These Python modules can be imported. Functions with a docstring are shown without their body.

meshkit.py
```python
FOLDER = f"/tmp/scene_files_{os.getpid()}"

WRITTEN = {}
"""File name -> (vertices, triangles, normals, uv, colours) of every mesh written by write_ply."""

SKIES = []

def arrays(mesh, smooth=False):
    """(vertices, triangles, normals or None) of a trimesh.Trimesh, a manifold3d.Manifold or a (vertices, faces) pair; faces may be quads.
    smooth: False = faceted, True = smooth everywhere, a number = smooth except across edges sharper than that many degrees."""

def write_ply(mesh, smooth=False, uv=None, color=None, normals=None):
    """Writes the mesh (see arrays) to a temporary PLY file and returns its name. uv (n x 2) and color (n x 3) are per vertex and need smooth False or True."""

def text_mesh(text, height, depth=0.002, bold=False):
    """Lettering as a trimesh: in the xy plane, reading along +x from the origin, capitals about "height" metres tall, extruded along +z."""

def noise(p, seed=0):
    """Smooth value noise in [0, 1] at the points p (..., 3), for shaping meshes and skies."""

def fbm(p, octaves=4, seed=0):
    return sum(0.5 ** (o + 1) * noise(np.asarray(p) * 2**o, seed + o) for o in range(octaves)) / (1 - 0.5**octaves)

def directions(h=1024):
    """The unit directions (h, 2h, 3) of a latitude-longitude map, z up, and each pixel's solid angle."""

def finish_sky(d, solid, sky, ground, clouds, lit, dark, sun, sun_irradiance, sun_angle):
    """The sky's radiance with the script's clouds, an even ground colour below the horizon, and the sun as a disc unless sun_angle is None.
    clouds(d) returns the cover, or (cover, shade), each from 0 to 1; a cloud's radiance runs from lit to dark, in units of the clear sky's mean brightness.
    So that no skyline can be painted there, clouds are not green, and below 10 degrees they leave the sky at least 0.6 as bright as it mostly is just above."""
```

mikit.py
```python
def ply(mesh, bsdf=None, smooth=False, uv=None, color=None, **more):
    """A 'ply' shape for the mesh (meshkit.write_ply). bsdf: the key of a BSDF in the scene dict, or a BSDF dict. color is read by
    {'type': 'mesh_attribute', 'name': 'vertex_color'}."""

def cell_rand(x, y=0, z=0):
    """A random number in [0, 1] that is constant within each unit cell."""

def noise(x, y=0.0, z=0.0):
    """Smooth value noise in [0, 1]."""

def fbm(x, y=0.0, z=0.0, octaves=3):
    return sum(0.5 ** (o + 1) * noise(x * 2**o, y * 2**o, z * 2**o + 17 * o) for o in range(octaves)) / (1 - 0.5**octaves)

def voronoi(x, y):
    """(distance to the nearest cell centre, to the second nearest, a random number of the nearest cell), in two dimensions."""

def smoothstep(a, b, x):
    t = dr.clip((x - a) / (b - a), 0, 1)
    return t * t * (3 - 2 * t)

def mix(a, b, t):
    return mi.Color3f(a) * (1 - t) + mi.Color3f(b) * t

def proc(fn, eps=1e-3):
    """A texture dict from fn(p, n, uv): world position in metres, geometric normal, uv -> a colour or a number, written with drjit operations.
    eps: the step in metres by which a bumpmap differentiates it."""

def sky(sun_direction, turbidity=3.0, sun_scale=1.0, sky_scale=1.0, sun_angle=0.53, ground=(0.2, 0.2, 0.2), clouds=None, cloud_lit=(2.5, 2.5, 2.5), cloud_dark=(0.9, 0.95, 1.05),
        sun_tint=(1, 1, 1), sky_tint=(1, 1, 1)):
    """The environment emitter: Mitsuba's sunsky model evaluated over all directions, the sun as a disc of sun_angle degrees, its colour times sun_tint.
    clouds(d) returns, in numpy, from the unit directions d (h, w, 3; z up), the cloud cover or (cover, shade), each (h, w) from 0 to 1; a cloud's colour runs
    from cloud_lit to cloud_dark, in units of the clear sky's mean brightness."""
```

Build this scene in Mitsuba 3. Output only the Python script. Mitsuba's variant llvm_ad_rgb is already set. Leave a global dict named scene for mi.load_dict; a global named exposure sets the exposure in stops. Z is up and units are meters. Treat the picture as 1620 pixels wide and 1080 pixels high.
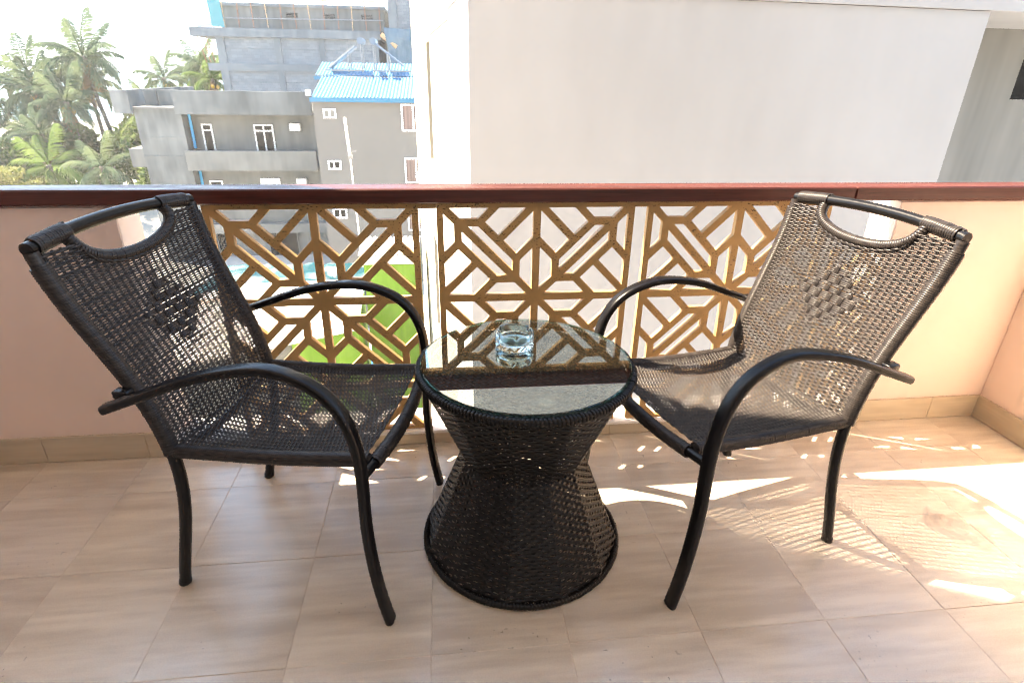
import math, random
import numpy as np
import trimesh
import drjit as dr
import mitsuba as mi
import mikit
from shapely.geometry import LineString, Polygon, box as sbox
from shapely.ops import unary_union
from scipy.interpolate import CubicSpline

T = mi.ScalarTransform4f
scene, labels = {}, {}

# ---------------------------------------------------------------- camera, sky, exposure
CAM = np.array([0.7341, -0.9422, 1.2540])
FWD = np.array([0.10759473, 0.90089374, -0.42049239])
UPV = np.array([0.03253260, 0.41953080, 0.90715794])
scene['camera'] = {'type': 'perspective', 'fov': 83.19, 'fov_axis': 'x', 'near_clip': 0.01, 'far_clip': 9000.0,
                   'to_world': T().look_at(origin=CAM.tolist(), target=(CAM + FWD).tolist(), up=UPV.tolist())}
SUN = np.array([-0.540, 0.257, 0.802])
scene['sky'] = mikit.sky(SUN.tolist(), turbidity=3.0, ground=(0.3, 0.28, 0.24), sun_tint=(1.0, 0.98, 0.95), sky_tint=(1.08, 1.0, 0.88))
exposure = 4.5

# ---------------------------------------------------------------- thin sea haze
scene['haze_medium'] = {'type': 'homogeneous', 'albedo': 0.95, 'sigma_t': 0.0009}
scene['haze'] = {'type': 'cube', 'to_world': T().translate([0, 2750, 2.5]).scale([5300, 2850, 12.5]), 'bsdf': {'type': 'null'}, 'interior': {'type': 'ref', 'id': 'haze_medium'}}
scene['camera']['medium'] = {'type': 'ref', 'id': 'haze_medium'}
labels['haze'] = {'kind': 'stuff'}

# ---------------------------------------------------------------- materials
F, C3 = mi.Float, mi.Color3f
noise, fbm, mix, sstep, crand = mikit.noise, mikit.fbm, mikit.mix, mikit.smoothstep, mikit.cell_rand


def mat(key, color, rough=0.6, spec=0.4, two=True, bump=None, bump_scale=1.0, eps=1e-3, **more):
    if callable(color):
        color = mikit.proc(color)
    else:
        color = {'type': 'rgb', 'value': list(color)}
    if callable(rough):
        rough = mikit.proc(rough)
    b = {'type': 'principled', 'base_color': color, 'roughness': rough, 'specular': spec, **more}
    if bump is not None:
        b = {'type': 'bumpmap', 'arbitrary': mikit.proc(bump, eps), 'scale': bump_scale, 'bsdf': b}
    scene[key] = {'type': 'twosided', 'bsdf': b} if two else b
    return key


TW, TH = 1 / 3, 0.3385


def tile_color(p, n, uv):
    ix, iy = dr.floor(p.x / TW), dr.floor(p.y / TH)
    r = crand(ix, iy, 3)
    ox, oy = crand(ix, iy, 5) * 30, crand(ix, iy, 7) * 30
    a = fbm((p.x + ox) * 3.2, (p.y + oy) * 26, 1.3, 4)
    b = fbm((p.x + ox) * 9, (p.y + oy) * 75, 4.3, 3)
    c = noise(p.x * 5, p.y * 5, 9.0)
    g = noise(p.x * 700, p.y * 700, 2.0)
    t = dr.clip(0.5 + (a - 0.5) * 1.7 + (b - 0.5) * 0.7 + (r - 0.5) * 0.4 + (c - .5) * 0.35 + (g - .5) * 0.25, 0, 1)
    col = mix([0.435, 0.365, 0.28], [0.62, 0.55, 0.445], t)
    spot = sstep(0.93, 0.97, noise(p.x * 95, p.y * 110, 11.0)) * sstep(0.70, 0.85, noise(p.x * 7, p.y * 7, 21.0))
    return col * (1 - 0.45 * spot)


mat('tile_bsdf', tile_color, rough=lambda p, n, uv: 0.20 + 0.12 * noise(p.x * 12, p.y * 40, 3.0), spec=0.9, clearcoat=0.6, clearcoat_gloss=0.75)
mat('grout_bsdf', (0.56, 0.47, 0.38), 0.9, 0.2)


def skirt_color(p, n, uv):
    a = fbm(p.x * 6 + p.y * 6, p.z * 70, crand(dr.floor(p.x / TW), 3, 3) * 9, 3)
    return mix([0.42, 0.35, 0.25], [0.56, 0.48, 0.36], a)


mat('skirting_bsdf', skirt_color, 0.42, 0.4)


def wall_color(p, n, uv):
    a = dr.clip(.5 + 1.5 * (fbm(p.x * 2.5, p.y * 2.5, p.z * 2.5, 4) - .5), 0, 1)
    d = sstep(0.62, 0.80, fbm(p.x * 11, p.y * 11, p.z * 3, 3)) * (1 - sstep(0.12, 0.45, p.z))
    return mix([0.71, 0.575, 0.50], [0.77, 0.63, 0.555], a) * (1 - .10 * d)


def wall_bump(p, n, uv):
    return fbm(p.x * 90, p.y * 90, p.z * 90, 2) * 0.0006


mat('paint_bsdf', wall_color, 0.65, 0.3, bump=wall_bump)
mat('white_sill_bsdf', lambda p, n, uv: mix([0.70, 0.68, 0.64], [0.80, 0.79, 0.76], fbm(p.x * 9, p.y * 9, p.z * 9)), 0.5, 0.4)
mat('ceiling_bsdf', (0.66, 0.62, 0.57), 0.8, 0.2)
mat('soffit_bsdf', (0.66, 0.60, 0.53), 0.8, 0.2)
mat('door_bsdf', (0.06, 0.05, 0.045), 0.25, 0.4)
mat('room_bsdf', (0.74, 0.66, 0.57), 0.7, 0.3)


def rail_color(p, n, uv):
    g = fbm(p.x * 4, p.y * 120, p.z * 120, 3)
    h = noise(p.x * 30, p.y * 300, p.z * 300)
    return mix([0.036, 0.009, 0.006], [0.096, 0.024, 0.016], dr.clip(g * 1.2 - 0.1 + (h - .5) * .3, 0, 1))


mat('rail_bsdf', rail_color, lambda p, n, uv: 0.28 + 0.2 * noise(p.x * 9, p.y * 60, p.z * 60), 0.32, clearcoat=0.1, clearcoat_gloss=0.9)


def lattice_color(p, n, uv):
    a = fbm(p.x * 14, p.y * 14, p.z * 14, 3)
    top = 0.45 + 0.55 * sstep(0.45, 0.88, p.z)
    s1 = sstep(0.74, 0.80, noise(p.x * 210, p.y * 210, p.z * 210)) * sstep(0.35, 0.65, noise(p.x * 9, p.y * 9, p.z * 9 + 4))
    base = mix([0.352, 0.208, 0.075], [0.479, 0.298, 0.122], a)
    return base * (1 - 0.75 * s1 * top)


mat('lattice_bsdf', lattice_color, 0.5, 0.4)
mat('frame_bsdf', lambda p, n, uv: mix([0.004, 0.003, 0.004], [0.006, 0.006, 0.006], noise(p.x * 60, p.y * 60, p.z * 60)), lambda p, n, uv: 0.24 + 0.1 * noise(p.x * 200, p.y * 200, p.z * 200), 0.26)


def wicker_color(p, n, uv):
    r = noise(p.x * 60, p.y * 60, p.z * 330)
    return mix([0.012, 0.010, 0.010], [0.045, 0.038, 0.034], r)


mat('wicker_bsdf', wicker_color, 0.36, 0.3)
mat('rattan_bsdf', lambda p, n, uv: mix([0.004, 0.0035, 0.0035], [0.010, 0.0085, 0.008], noise(p.x * 80, p.y * 80, p.z * 200)), 0.30, 0.28)
mat('foot_bsdf', (0.015, 0.015, 0.015), 0.6, 0.3)
scene['glass_bsdf'] = {'type': 'dielectric', 'int_ior': 1.5, 'specular_transmittance': {'type': 'rgb', 'value': [0.90, 0.97, 0.955]}}
scene['sheet_bsdf'] = {'type': 'thindielectric', 'int_ior': 2.9, 'specular_transmittance': {'type': 'rgb', 'value': [0.88, 0.95, 0.92]}, 'specular_reflectance': {'type': 'rgb', 'value': [0.93, 1.0, 0.95]}}
scene['edge_bsdf'] = {'type': 'dielectric', 'int_ior': 1.5, 'specular_transmittance': {'type': 'rgb', 'value': [0.30, 0.50, 0.44]}}
scene['pad_bsdf'] = {'type': 'thindielectric', 'int_ior': 1.7, 'specular_transmittance': {'type': 'rgb', 'value': [0.80, 0.84, 0.78]}}


def concrete(lo, hi, sx=0.5, sz=0.5):
    def fn(p, n, uv):
        a = fbm(p.x * sx * 1.3, p.y * sx * 1.3, p.z * sz, 4)
        b = fbm(p.x * sx * 7, p.y * sx * 7, p.z * sz * 1.2 + 7, 3)
        return mix(lo, hi, dr.clip(0.5 + (a - .5) * 1.6 + (b - .5) * .9, 0, 1))
    return fn


mat('concrete_bsdf', concrete([0.092, 0.103, 0.106], [0.190, 0.204, 0.206]), 0.9, 0.2)
mat('plaster_bsdf', concrete([0.125, 0.133, 0.130], [0.206, 0.211, 0.203]), 0.9, 0.2)
mat('tan_bsdf', concrete([0.184, 0.177, 0.167], [0.198, 0.193, 0.183], 0.15, 0.15), 0.85, 0.2)


def block_color(p, n, uv):
    row = p.z / 0.2
    col = (p.x + dr.floor(row) * 0.2) / 0.4
    m = dr.minimum(dr.minimum(row - dr.floor(row), 1 - (row - dr.floor(row))) * 0.2, dr.minimum(col - dr.floor(col), 1 - (col - dr.floor(col))) * 0.4)
    r = crand(dr.floor(col), dr.floor(row), 2)
    base = mix([0.148, 0.172, 0.197], [0.220, 0.246, 0.268], dr.clip(r * .7 + .5 * fbm(p.x * 2, p.z * 2, 1.0), 0, 1))
    return base * (0.8 + 0.2 * sstep(0.0, 0.015, m))


mat('block_bsdf', block_color, 0.95, 0.1)
mat('raw_concrete_bsdf', concrete([0.122, 0.143, 0.160], [0.200, 0.224, 0.239]), 0.9, 0.15)
mat('white_wall_bsdf', lambda p, n, uv: mix([0.344, 0.338, 0.332], [0.394, 0.389, 0.385], dr.clip(.5 + 1.3 * (fbm(p.x * .9, p.y * .9, p.z * .7, 4) - .5) + .5 * (fbm(p.x * 6, p.y * 6, p.z * 1.2, 3) - .5), 0, 1)), 0.8, 0.25)
mat('cream_wall_bsdf', lambda p, n, uv: mix([0.30, 0.275, 0.22], [0.35, 0.325, 0.265], fbm(p.x * .7, p.y * 1.5, p.z * .25, 3)), 0.85, 0.2)
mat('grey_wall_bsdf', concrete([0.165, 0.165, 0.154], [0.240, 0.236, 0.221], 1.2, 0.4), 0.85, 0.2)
mat('facade_bsdf', (0.62, 0.61, 0.60), 0.8, 0.2)
mat('white_frame_bsdf', (0.78, 0.79, 0.80), 0.4, 0.4)
mat('dark_pane_bsdf', (0.010, 0.013, 0.013), 0.12, 0.15)
mat('curtain_pane_bsdf', lambda p, n, uv: mix([0.12, 0.08, 0.075], [0.22, 0.16, 0.15], noise(p.x * 22, 1, 1)), 0.25, 0.5)
mat('dark_opening_bsdf', (0.012, 0.012, 0.012), 0.8, 0.1)
mat('blue_pipe_bsdf', (0.07, 0.36, 0.68), 0.4, 0.4)
mat('blue_roof_bsdf', lambda p, n, uv: mix([0.053, 0.164, 0.288], [0.088, 0.208, 0.334], fbm(p.x * 1.2, p.y * .6, 2, 3)), 0.45, 0.4)
mat('blue_fascia_bsdf', (0.045, 0.180, 0.315), 0.4, 0.4)
mat('grey_roof_bsdf', (0.62, 0.63, 0.62), 0.5, 0.4)
mat('green_wall_bsdf', concrete([0.104, 0.216, 0.020], [0.168, 0.304, 0.040], 1.4, 0.5), 0.75, 0.3)
mat('slab_bsdf', lambda p, n, uv: mix([0.78, 0.74, 0.68], [0.50, 0.36, 0.24], sstep(0.60, 0.75, fbm(p.x * .8 + p.y * .35, p.y * 3.4 - p.x * 1.5, 2.0, 3)) * 0.8), 0.8, 0.2)
mat('teal_tarp_bsdf', lambda p, n, uv: mix([0.009, 0.064, 0.083], [0.120, 0.165, 0.188], sstep(0.50, 0.66, fbm(p.x * .8, p.y * .9, p.z * .8, 3))), 0.4, 0.5)
mat('blue_tarp_bsdf', (0.02, 0.12, 0.36), 0.4, 0.5)
mat('pale_tarp_bsdf', (0.40, 0.50, 0.66), 0.5, 0.4)
mat('net_bsdf', concrete([0.07, 0.12, 0.16], [0.13, 0.19, 0.24], 1, 1), 0.8, 0.2)
mat('teal_net_bsdf', (0.10, 0.27, 0.30), 0.7, 0.2)
mat('terracotta_bsdf', (0.36, 0.15, 0.09), 0.8, 0.2)
mat('rubble_bsdf', concrete([0.16, 0.15, 0.14], [0.45, 0.42, 0.38], 8, 8), 0.95, 0.1)
mat('steel_bsdf', (0.22, 0.23, 0.24), 0.35, 0.5)
mat('heater_bsdf', (0.15, 0.19, 0.24), 0.35, 0.5)
mat('rust_bsdf', (0.28, 0.15, 0.10), 0.8, 0.2)
mat('timber_bsdf', (0.50, 0.34, 0.20), 0.8, 0.2)
mat('trunk_bsdf', concrete([0.10, 0.09, 0.075], [0.22, 0.20, 0.17], 3, 12), 0.95, 0.1)
mat('coconut_bsdf', (0.55, 0.36, 0.06), 0.5, 0.4)
mat('sand_bsdf', lambda p, n, uv: mix([0.38, 0.36, 0.32], [0.50, 0.48, 0.44], fbm(p.x * .3, p.y * .3, 1, 4)), 0.95, 0.1)
mat('sea_bsdf', (0.05, 0.17, 0.22), 0.15, 0.5)


def leaf(key, lo, hi):
    scene[key] = {'type': 'principledthin', 'base_color': mikit.proc(lambda p, n, uv: mix(lo, hi, noise(p.x * .9, p.y * .9, p.z * 1.1))), 'roughness': 0.4, 'spec_trans': 0.0, 'diff_trans': 0.7}


leaf('frond_bsdf', [0.065, 0.105, 0.075], [0.15, 0.19, 0.10])
leaf('young_frond_bsdf', [0.09, 0.15, 0.045], [0.18, 0.24, 0.08])
leaf('dead_frond_bsdf', [0.20, 0.13, 0.07], [0.30, 0.22, 0.11])
leaf('bush_bsdf', [0.05, 0.09, 0.045], [0.17, 0.21, 0.07])
leaf('pale_bush_bsdf', [0.17, 0.20, 0.06], [0.34, 0.33, 0.15])

# ---------------------------------------------------------------- helpers
USED = {}


def key_for(name):
    n = USED.get(name, 0)
    USED[name] = n + 1
    return name if n == 0 else f'{name}_{n:03d}'


def put(name, mesh, bsdf, parent=None, smooth=False, to_world=None):
    """One entry of the scene. mesh: a trimesh or an already written ply dict."""
    k = key_for((parent + '__' if parent else '') + name)
    d = dict(mesh) if isinstance(mesh, dict) else mikit.ply(mesh, bsdf, smooth)
    if to_world is not None:
        d['to_world'] = to_world
    scene[k] = d
    return k


def thing(name, label, cat, group=None):
    k = key_for(name)
    labels[k] = {'label': label, 'category': cat}
    if group:
        labels[k]['group'] = group
    return k


def tag(k, label=None, cat=None, group=None, kind=None):
    labels[k] = {a: b for a, b in (('label', label), ('category', cat), ('group', group), ('kind', kind)) if b}
    return k


def bx(x0, x1, y0, y1, z0, z1, c=0.0):
    """A box, its twelve edges chamfered by c."""
    if c <= 0:
        m = trimesh.creation.box((x1 - x0, y1 - y0, z1 - z0))
        m.apply_translation(((x0 + x1) / 2, (y0 + y1) / 2, (z0 + z1) / 2))
        return m
    h = np.array([x1 - x0, y1 - y0, z1 - z0]) / 2
    pts = []
    for sx in (-1, 1):
        for sy in (-1, 1):
            for sz in (-1, 1):
                s = np.array([sx, sy, sz])
                for a in range(3):
                    q = h - c
                    q[a] = h[a]
                    pts.append(s * q)
    m = trimesh.convex.convex_hull(np.array(pts))
    m.apply_translation(((x0 + x1) / 2, (y0 + y1) / 2, (z0 + z1) / 2))
    return m


def cat(ms):
    return trimesh.util.concatenate(ms)


def prism(poly, h, z0):
    m = trimesh.creation.extrude_polygon(Polygon(poly) if not isinstance(poly, Polygon) else poly, h, engine='earcut')
    m.apply_translation((0, 0, z0))
    return m


def spline(pts, n):
    pts = np.asarray(pts, float)
    t = np.r_[0, np.cumsum(np.linalg.norm(np.diff(pts, axis=0), axis=1))]
    return CubicSpline(t, pts)(np.linspace(0, t[-1], n))


def sweep(P, A, ra, rb, k=12, power=2.0, caps=True):
    """A tube along P: half width ra along the direction A, half thickness rb across it; superelliptic section."""
    P = np.asarray(P, float)
    n = len(P)
    t = np.gradient(P, axis=0)
    t /= np.linalg.norm(t, axis=1, keepdims=True) + 1e-12
    A = np.broadcast_to(np.asarray(A, float), P.shape)
    A = A - (A * t).sum(1, keepdims=True) * t
    A = A / (np.linalg.norm(A, axis=1, keepdims=True) + 1e-12)
    B = np.cross(t, A)
    a = np.arange(k) * 2 * np.pi / k
    ca, sa = np.cos(a), np.sin(a)
    e = 2.0 / power
    ca, sa = np.sign(ca) * np.abs(ca) ** e, np.sign(sa) * np.abs(sa) ** e
    ra, rb = np.broadcast_to(ra, (n,)), np.broadcast_to(rb, (n,))
    V = P[:, None] + (ra[:, None] * ca)[..., None] * A[:, None] + (rb[:, None] * sa)[..., None] * B[:, None]
    i, j = np.meshgrid(np.arange(n - 1), np.arange(k), indexing='ij')
    q = np.stack([i * k + j, i * k + (j + 1) % k, (i + 1) * k + (j + 1) % k, (i + 1) * k + j], -1).reshape(-1, 4)
    Fc = np.vstack([q[:, [0, 1, 2]], q[:, [0, 2, 3]]])
    V = V.reshape(-1, 3)
    if caps:
        V = np.vstack([V, P[:1], P[-1:]])
        jj = np.arange(k)
        Fc = np.vstack([Fc, np.stack([jj * 0 + n * k, (jj + 1) % k, jj], 1), np.stack([jj * 0 + n * k + 1, (n - 1) * k + jj, (n - 1) * k + (jj + 1) % k], 1)])
    return trimesh.Trimesh(V, Fc, process=False)


def wrap(P, A, ra, rb, pitch, r, per=12, jitter=0.0, seed=0):
    """A strand of radius r wound round the tube that runs along P."""
    P = np.asarray(P, float)
    s = np.r_[0, np.cumsum(np.linalg.norm(np.diff(P, axis=0), axis=1))]
    turns = max(1, int(s[-1] / pitch))
    m = turns * per + 1
    u = np.linspace(0, s[-1], m)
    C = np.stack([np.interp(u, s, P[:, a]) for a in range(3)], 1)
    t = np.gradient(P, axis=0)
    t /= np.linalg.norm(t, axis=1, keepdims=True)
    A = np.broadcast_to(np.asarray(A, float), P.shape)
    A = A - (A * t).sum(1, keepdims=True) * t
    A = A / np.linalg.norm(A, axis=1, keepdims=True)
    B = np.cross(t, A)
    Ai, Bi = (np.stack([np.interp(u, s, X[:, a]) for a in range(3)], 1) for X in (A, B))
    w = np.linspace(0, turns * 2 * np.pi, m)
    rng = np.random.default_rng(seed)
    jit = 1 + jitter * np.interp(np.arange(m), np.arange(0, m + per, per), rng.standard_normal(len(np.arange(0, m + per, per))))
    Q = C + (np.cos(w) * ra * jit)[:, None] * Ai + (np.sin(w) * rb * jit)[:, None] * Bi
    Nn = np.cos(w)[:, None] * Ai / max(ra, 1e-6) + np.sin(w)[:, None] * Bi / max(rb, 1e-6)
    return sweep(Q, Nn, r * 0.75, r, 6)


def lathe(profile, k=64):
    m = trimesh.creation.revolve(np.asarray(profile, float), sections=k)
    return m


def frame_strip(x0, x1, z0, z1, w, y0, y1, mull=()):
    """A window frame in a plane y = const, with mullions at the given x."""
    ms = [bx(x0, x0 + w, y0, y1, z0, z1), bx(x1 - w, x1, y0, y1, z0, z1), bx(x0 + w, x1 - w, y0, y1, z1 - w, z1), bx(x0 + w, x1 - w, y0, y1, z0, z0 + w)]
    ms += [bx(a - w / 2, a + w / 2, y0 + .003, y1 - .003, z0 + w, z1 - w) for a in mull]
    return cat(ms)


def struct(name, mesh, bsdf, smooth=False, label=None):
    k = put(name, mesh, bsdf, None, smooth)
    tag(k, label, kind='structure')
    return k


# ---------------------------------------------------------------- balcony: floor, walls, skirting, sill
GZ = -8.6
YW, XL, XR, YB = 0.881, -1.0, 2.884, -1.65
bf = struct('balcony_floor', bx(XL - .12, XR + .12, YB - .1, 1.02, -0.22, -0.0012), 'grout_bsdf', label='beige stone look tiles of the balcony floor')
rnd = random.Random(5)
tile_ply = {}
for j in range(-2, 3):
    y0, y1 = j * TH, min((j + 1) * TH, 0.8705)
    if y1 <= y0 + 0.01:
        continue
    for i in range(-3, 9):
        x0, x1 = max(i * TW, XL + .002), min((i + 1) * TW, XR - .012)
        if x1 - x0 < .02:
            continue
        sig = (round(x1 - x0, 4), round(y1 - y0, 4))
        if sig not in tile_ply:
            g = 0.0005
            tile_ply[sig] = mikit.ply(bx(g, sig[0] - g, g, sig[1] - g, -0.012, 0.0, 0.0009), 'tile_bsdf')
        put('tile', tile_ply[sig], None, bf, to_world=T().translate([x0, y0, rnd.uniform(-.0005, .0004)]))
rest = put('tile_field', bx(XL + .002, XR - .012, YB, -2 * TH - .0011, -0.012, 0.0), 'tile_bsdf', bf)
labels[rest] = {'kind': 'stuff'}

WT = 0.882   # top of the low walls
EL, ER = -0.235, 2.284
wl = thing('low_wall', 'low beige painted wall under the handrail behind the left chair', 'wall')
put('panel', bx(XL, EL, YW, 1.02, 0.0, WT, .004), 'paint_bsdf', wl)
wr = thing('low_wall', 'low beige painted wall under the handrail behind the right chair', 'wall')
put('panel', bx(ER, XR + .14, YW, 1.02, 0.0, WT, .004), 'paint_bsdf', wr)
ws = thing('low_wall', 'low beige side wall meeting the front wall in the right corner', 'wall')
put('panel', bx(XR, XR + .14, YB, YW - .0005, 0.0, WT - .001, .004), 'paint_bsdf', ws)


def skirting(parent, x0, x1, z1, t=.0098):
    a = math.floor(x0 / TW + 1e-6)
    while a * TW < x1 - 1e-6:
        s, e = max(a * TW, x0), min((a + 1) * TW, x1)
        if e - s > .01:
            put('skirting_tile', bx(s + .0006, e - .0006, YW - t, YW - .0005, 0.0006, z1 + rnd.uniform(-.0006, .0006), .0012), 'skirting_bsdf', parent)
        a += 1


skirting(wl, XL + .001, EL, .1)
skirting(wr, ER, XR - .0105, .096)
y = YW - .0005
a = 0
while y > -1.2:
    e = max(y - TW, -1.2)
    put('skirting_tile', bx(XR - .0098, XR - .0005, e + .0006, y - .0006, .0006, .097 + rnd.uniform(-.0006, .0006), .0012), 'skirting_bsdf', ws)
    y = e
sill = thing('curb', 'low white curb under the lattice screens with a beige tile face', 'curb')
put('base', bx(EL + .0005, ER - .0005, YW, 1.02, -.2, .0455), 'white_sill_bsdf', sill)
put('coping', bx(EL + .0005, ER - .0005, YW - .016, 1.03, .0465, .060, .0025), 'white_sill_bsdf', sill)
skirting(sill, EL + .0006, ER - .0006, .0445)

# the rest of the building this balcony belongs to
pf = thing('partition_wall', 'tall beige partition wall closing the left side of the balcony', 'wall')
put('panel', bx(XL - .12, XL, YB, .8795, 0.0, 4.24), 'paint_bsdf', pf)
put('fin', bx(XL - .17, XL - .05, .8805, 1.18, GZ, 3.0), 'facade_bsdf', pf)
hb = thing('hotel_building', 'pale hotel building that carries the balcony', 'building')
put('back_wall', bx(XL - .12, XR + .3, YB - .3, YB - .1, 0, 4.245), 'room_bsdf', hb)
put('balcony_ceiling', bx(.75, XR + .3, YB - .3, .86, 4.25, 4.45), 'ceiling_bsdf', hb)
put('left_soffit', bx(XL - .17, .748, YB - .3, .86, 4.25, 4.45), 'soffit_bsdf', hb)
put('sliding_door', bx(XL + .1, .45, YB - .0995, YB - .04, .01, 2.25), 'door_bsdf', hb)
put('door_frame', cat([bx(XL + .04, XL + .098, YB - .0995, YB - .02, .0, 2.3), bx(.452, .51, YB - .0995, YB - .02, .0, 2.3), bx(XL + .0985, .4515, YB - .0995, YB - .02, 2.252, 2.3)]), 'frame_bsdf', hb)
put('upper_wall', bx(XL - .17, 7.5, -.6, .6, 4.455, 9.5), 'facade_bsdf', hb)
put('upper_wing', bx(-3.6, -1.15, -1.0, 1.607, 3.0, 9.5), 'facade_bsdf', hb)
put('left_wall', bx(-9, XL - .18, -1.2, .3, GZ, 2.99), 'facade_bsdf', hb)
put('right_wall', bx(XR + .31, 9, -1.6, -.8, GZ, 2.98), 'facade_bsdf', hb)
put('lower_wall', bx(XL - .04, XR + .14, YB, .86, GZ, -.225), 'facade_bsdf', hb)

# ---------------------------------------------------------------- handrail
hr = thing('handrail', 'polished dark red wooden handrail along the front of the balcony', 'handrail')
for x0, x1 in ((XL + .001, 2.086), (2.0863, XR + .12)):
    put('rail_board', bx(x0, x1, .853, .944, .8895, .9342, .004), 'rail_bsdf', hr)
sr = put('side_rail_board', bx(XR + .02, XR + .11, YB, .852, .8895, .9335, .004), 'rail_bsdf', hr)
for x in (-.62, 2.6):
    put('bracket', bx(x - .02, x + .02, .93, .97, .8825, .889), 'rail_bsdf', hr)

# ---------------------------------------------------------------- lattice screens
CELL, HW = 0.3225, 0.0119


def lattice_polygon():
    L = []
    t, s = 0.205, 0.42

    def seg(*pts):
        L.append(LineString(pts).buffer(HW / CELL, cap_style=2, join_style=2))
    for a, b, c, d in (((t, t), (s, t), (s + t, 0), None), ((t, t), (t, s), (0, s + t), None)):
        seg(a, b, c)
    seg((0, 0), (1, 1))
    seg((s, t), (1 - t, 1 - s), (1 - t, 1 - t))
    seg((t, s), (1 - s, 1 - t), (1 - t, 1 - t))
    seg((1 - t, 1 - s), (1, 1 - s - t))
    seg((1 - s, 1 - t), (1 - s - t, 1))
    m = (s + 1 - t) / 2, (t + 1 - s) / 2
    seg(m, (1, 0))
    seg(m[::-1], (0, 1))
    return unary_union(L)


from shapely import affinity
quarter = lattice_polygon()
# a quarter has its outer corner at (0,0); rows run down from the top of the screen
PW = 0.642


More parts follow.
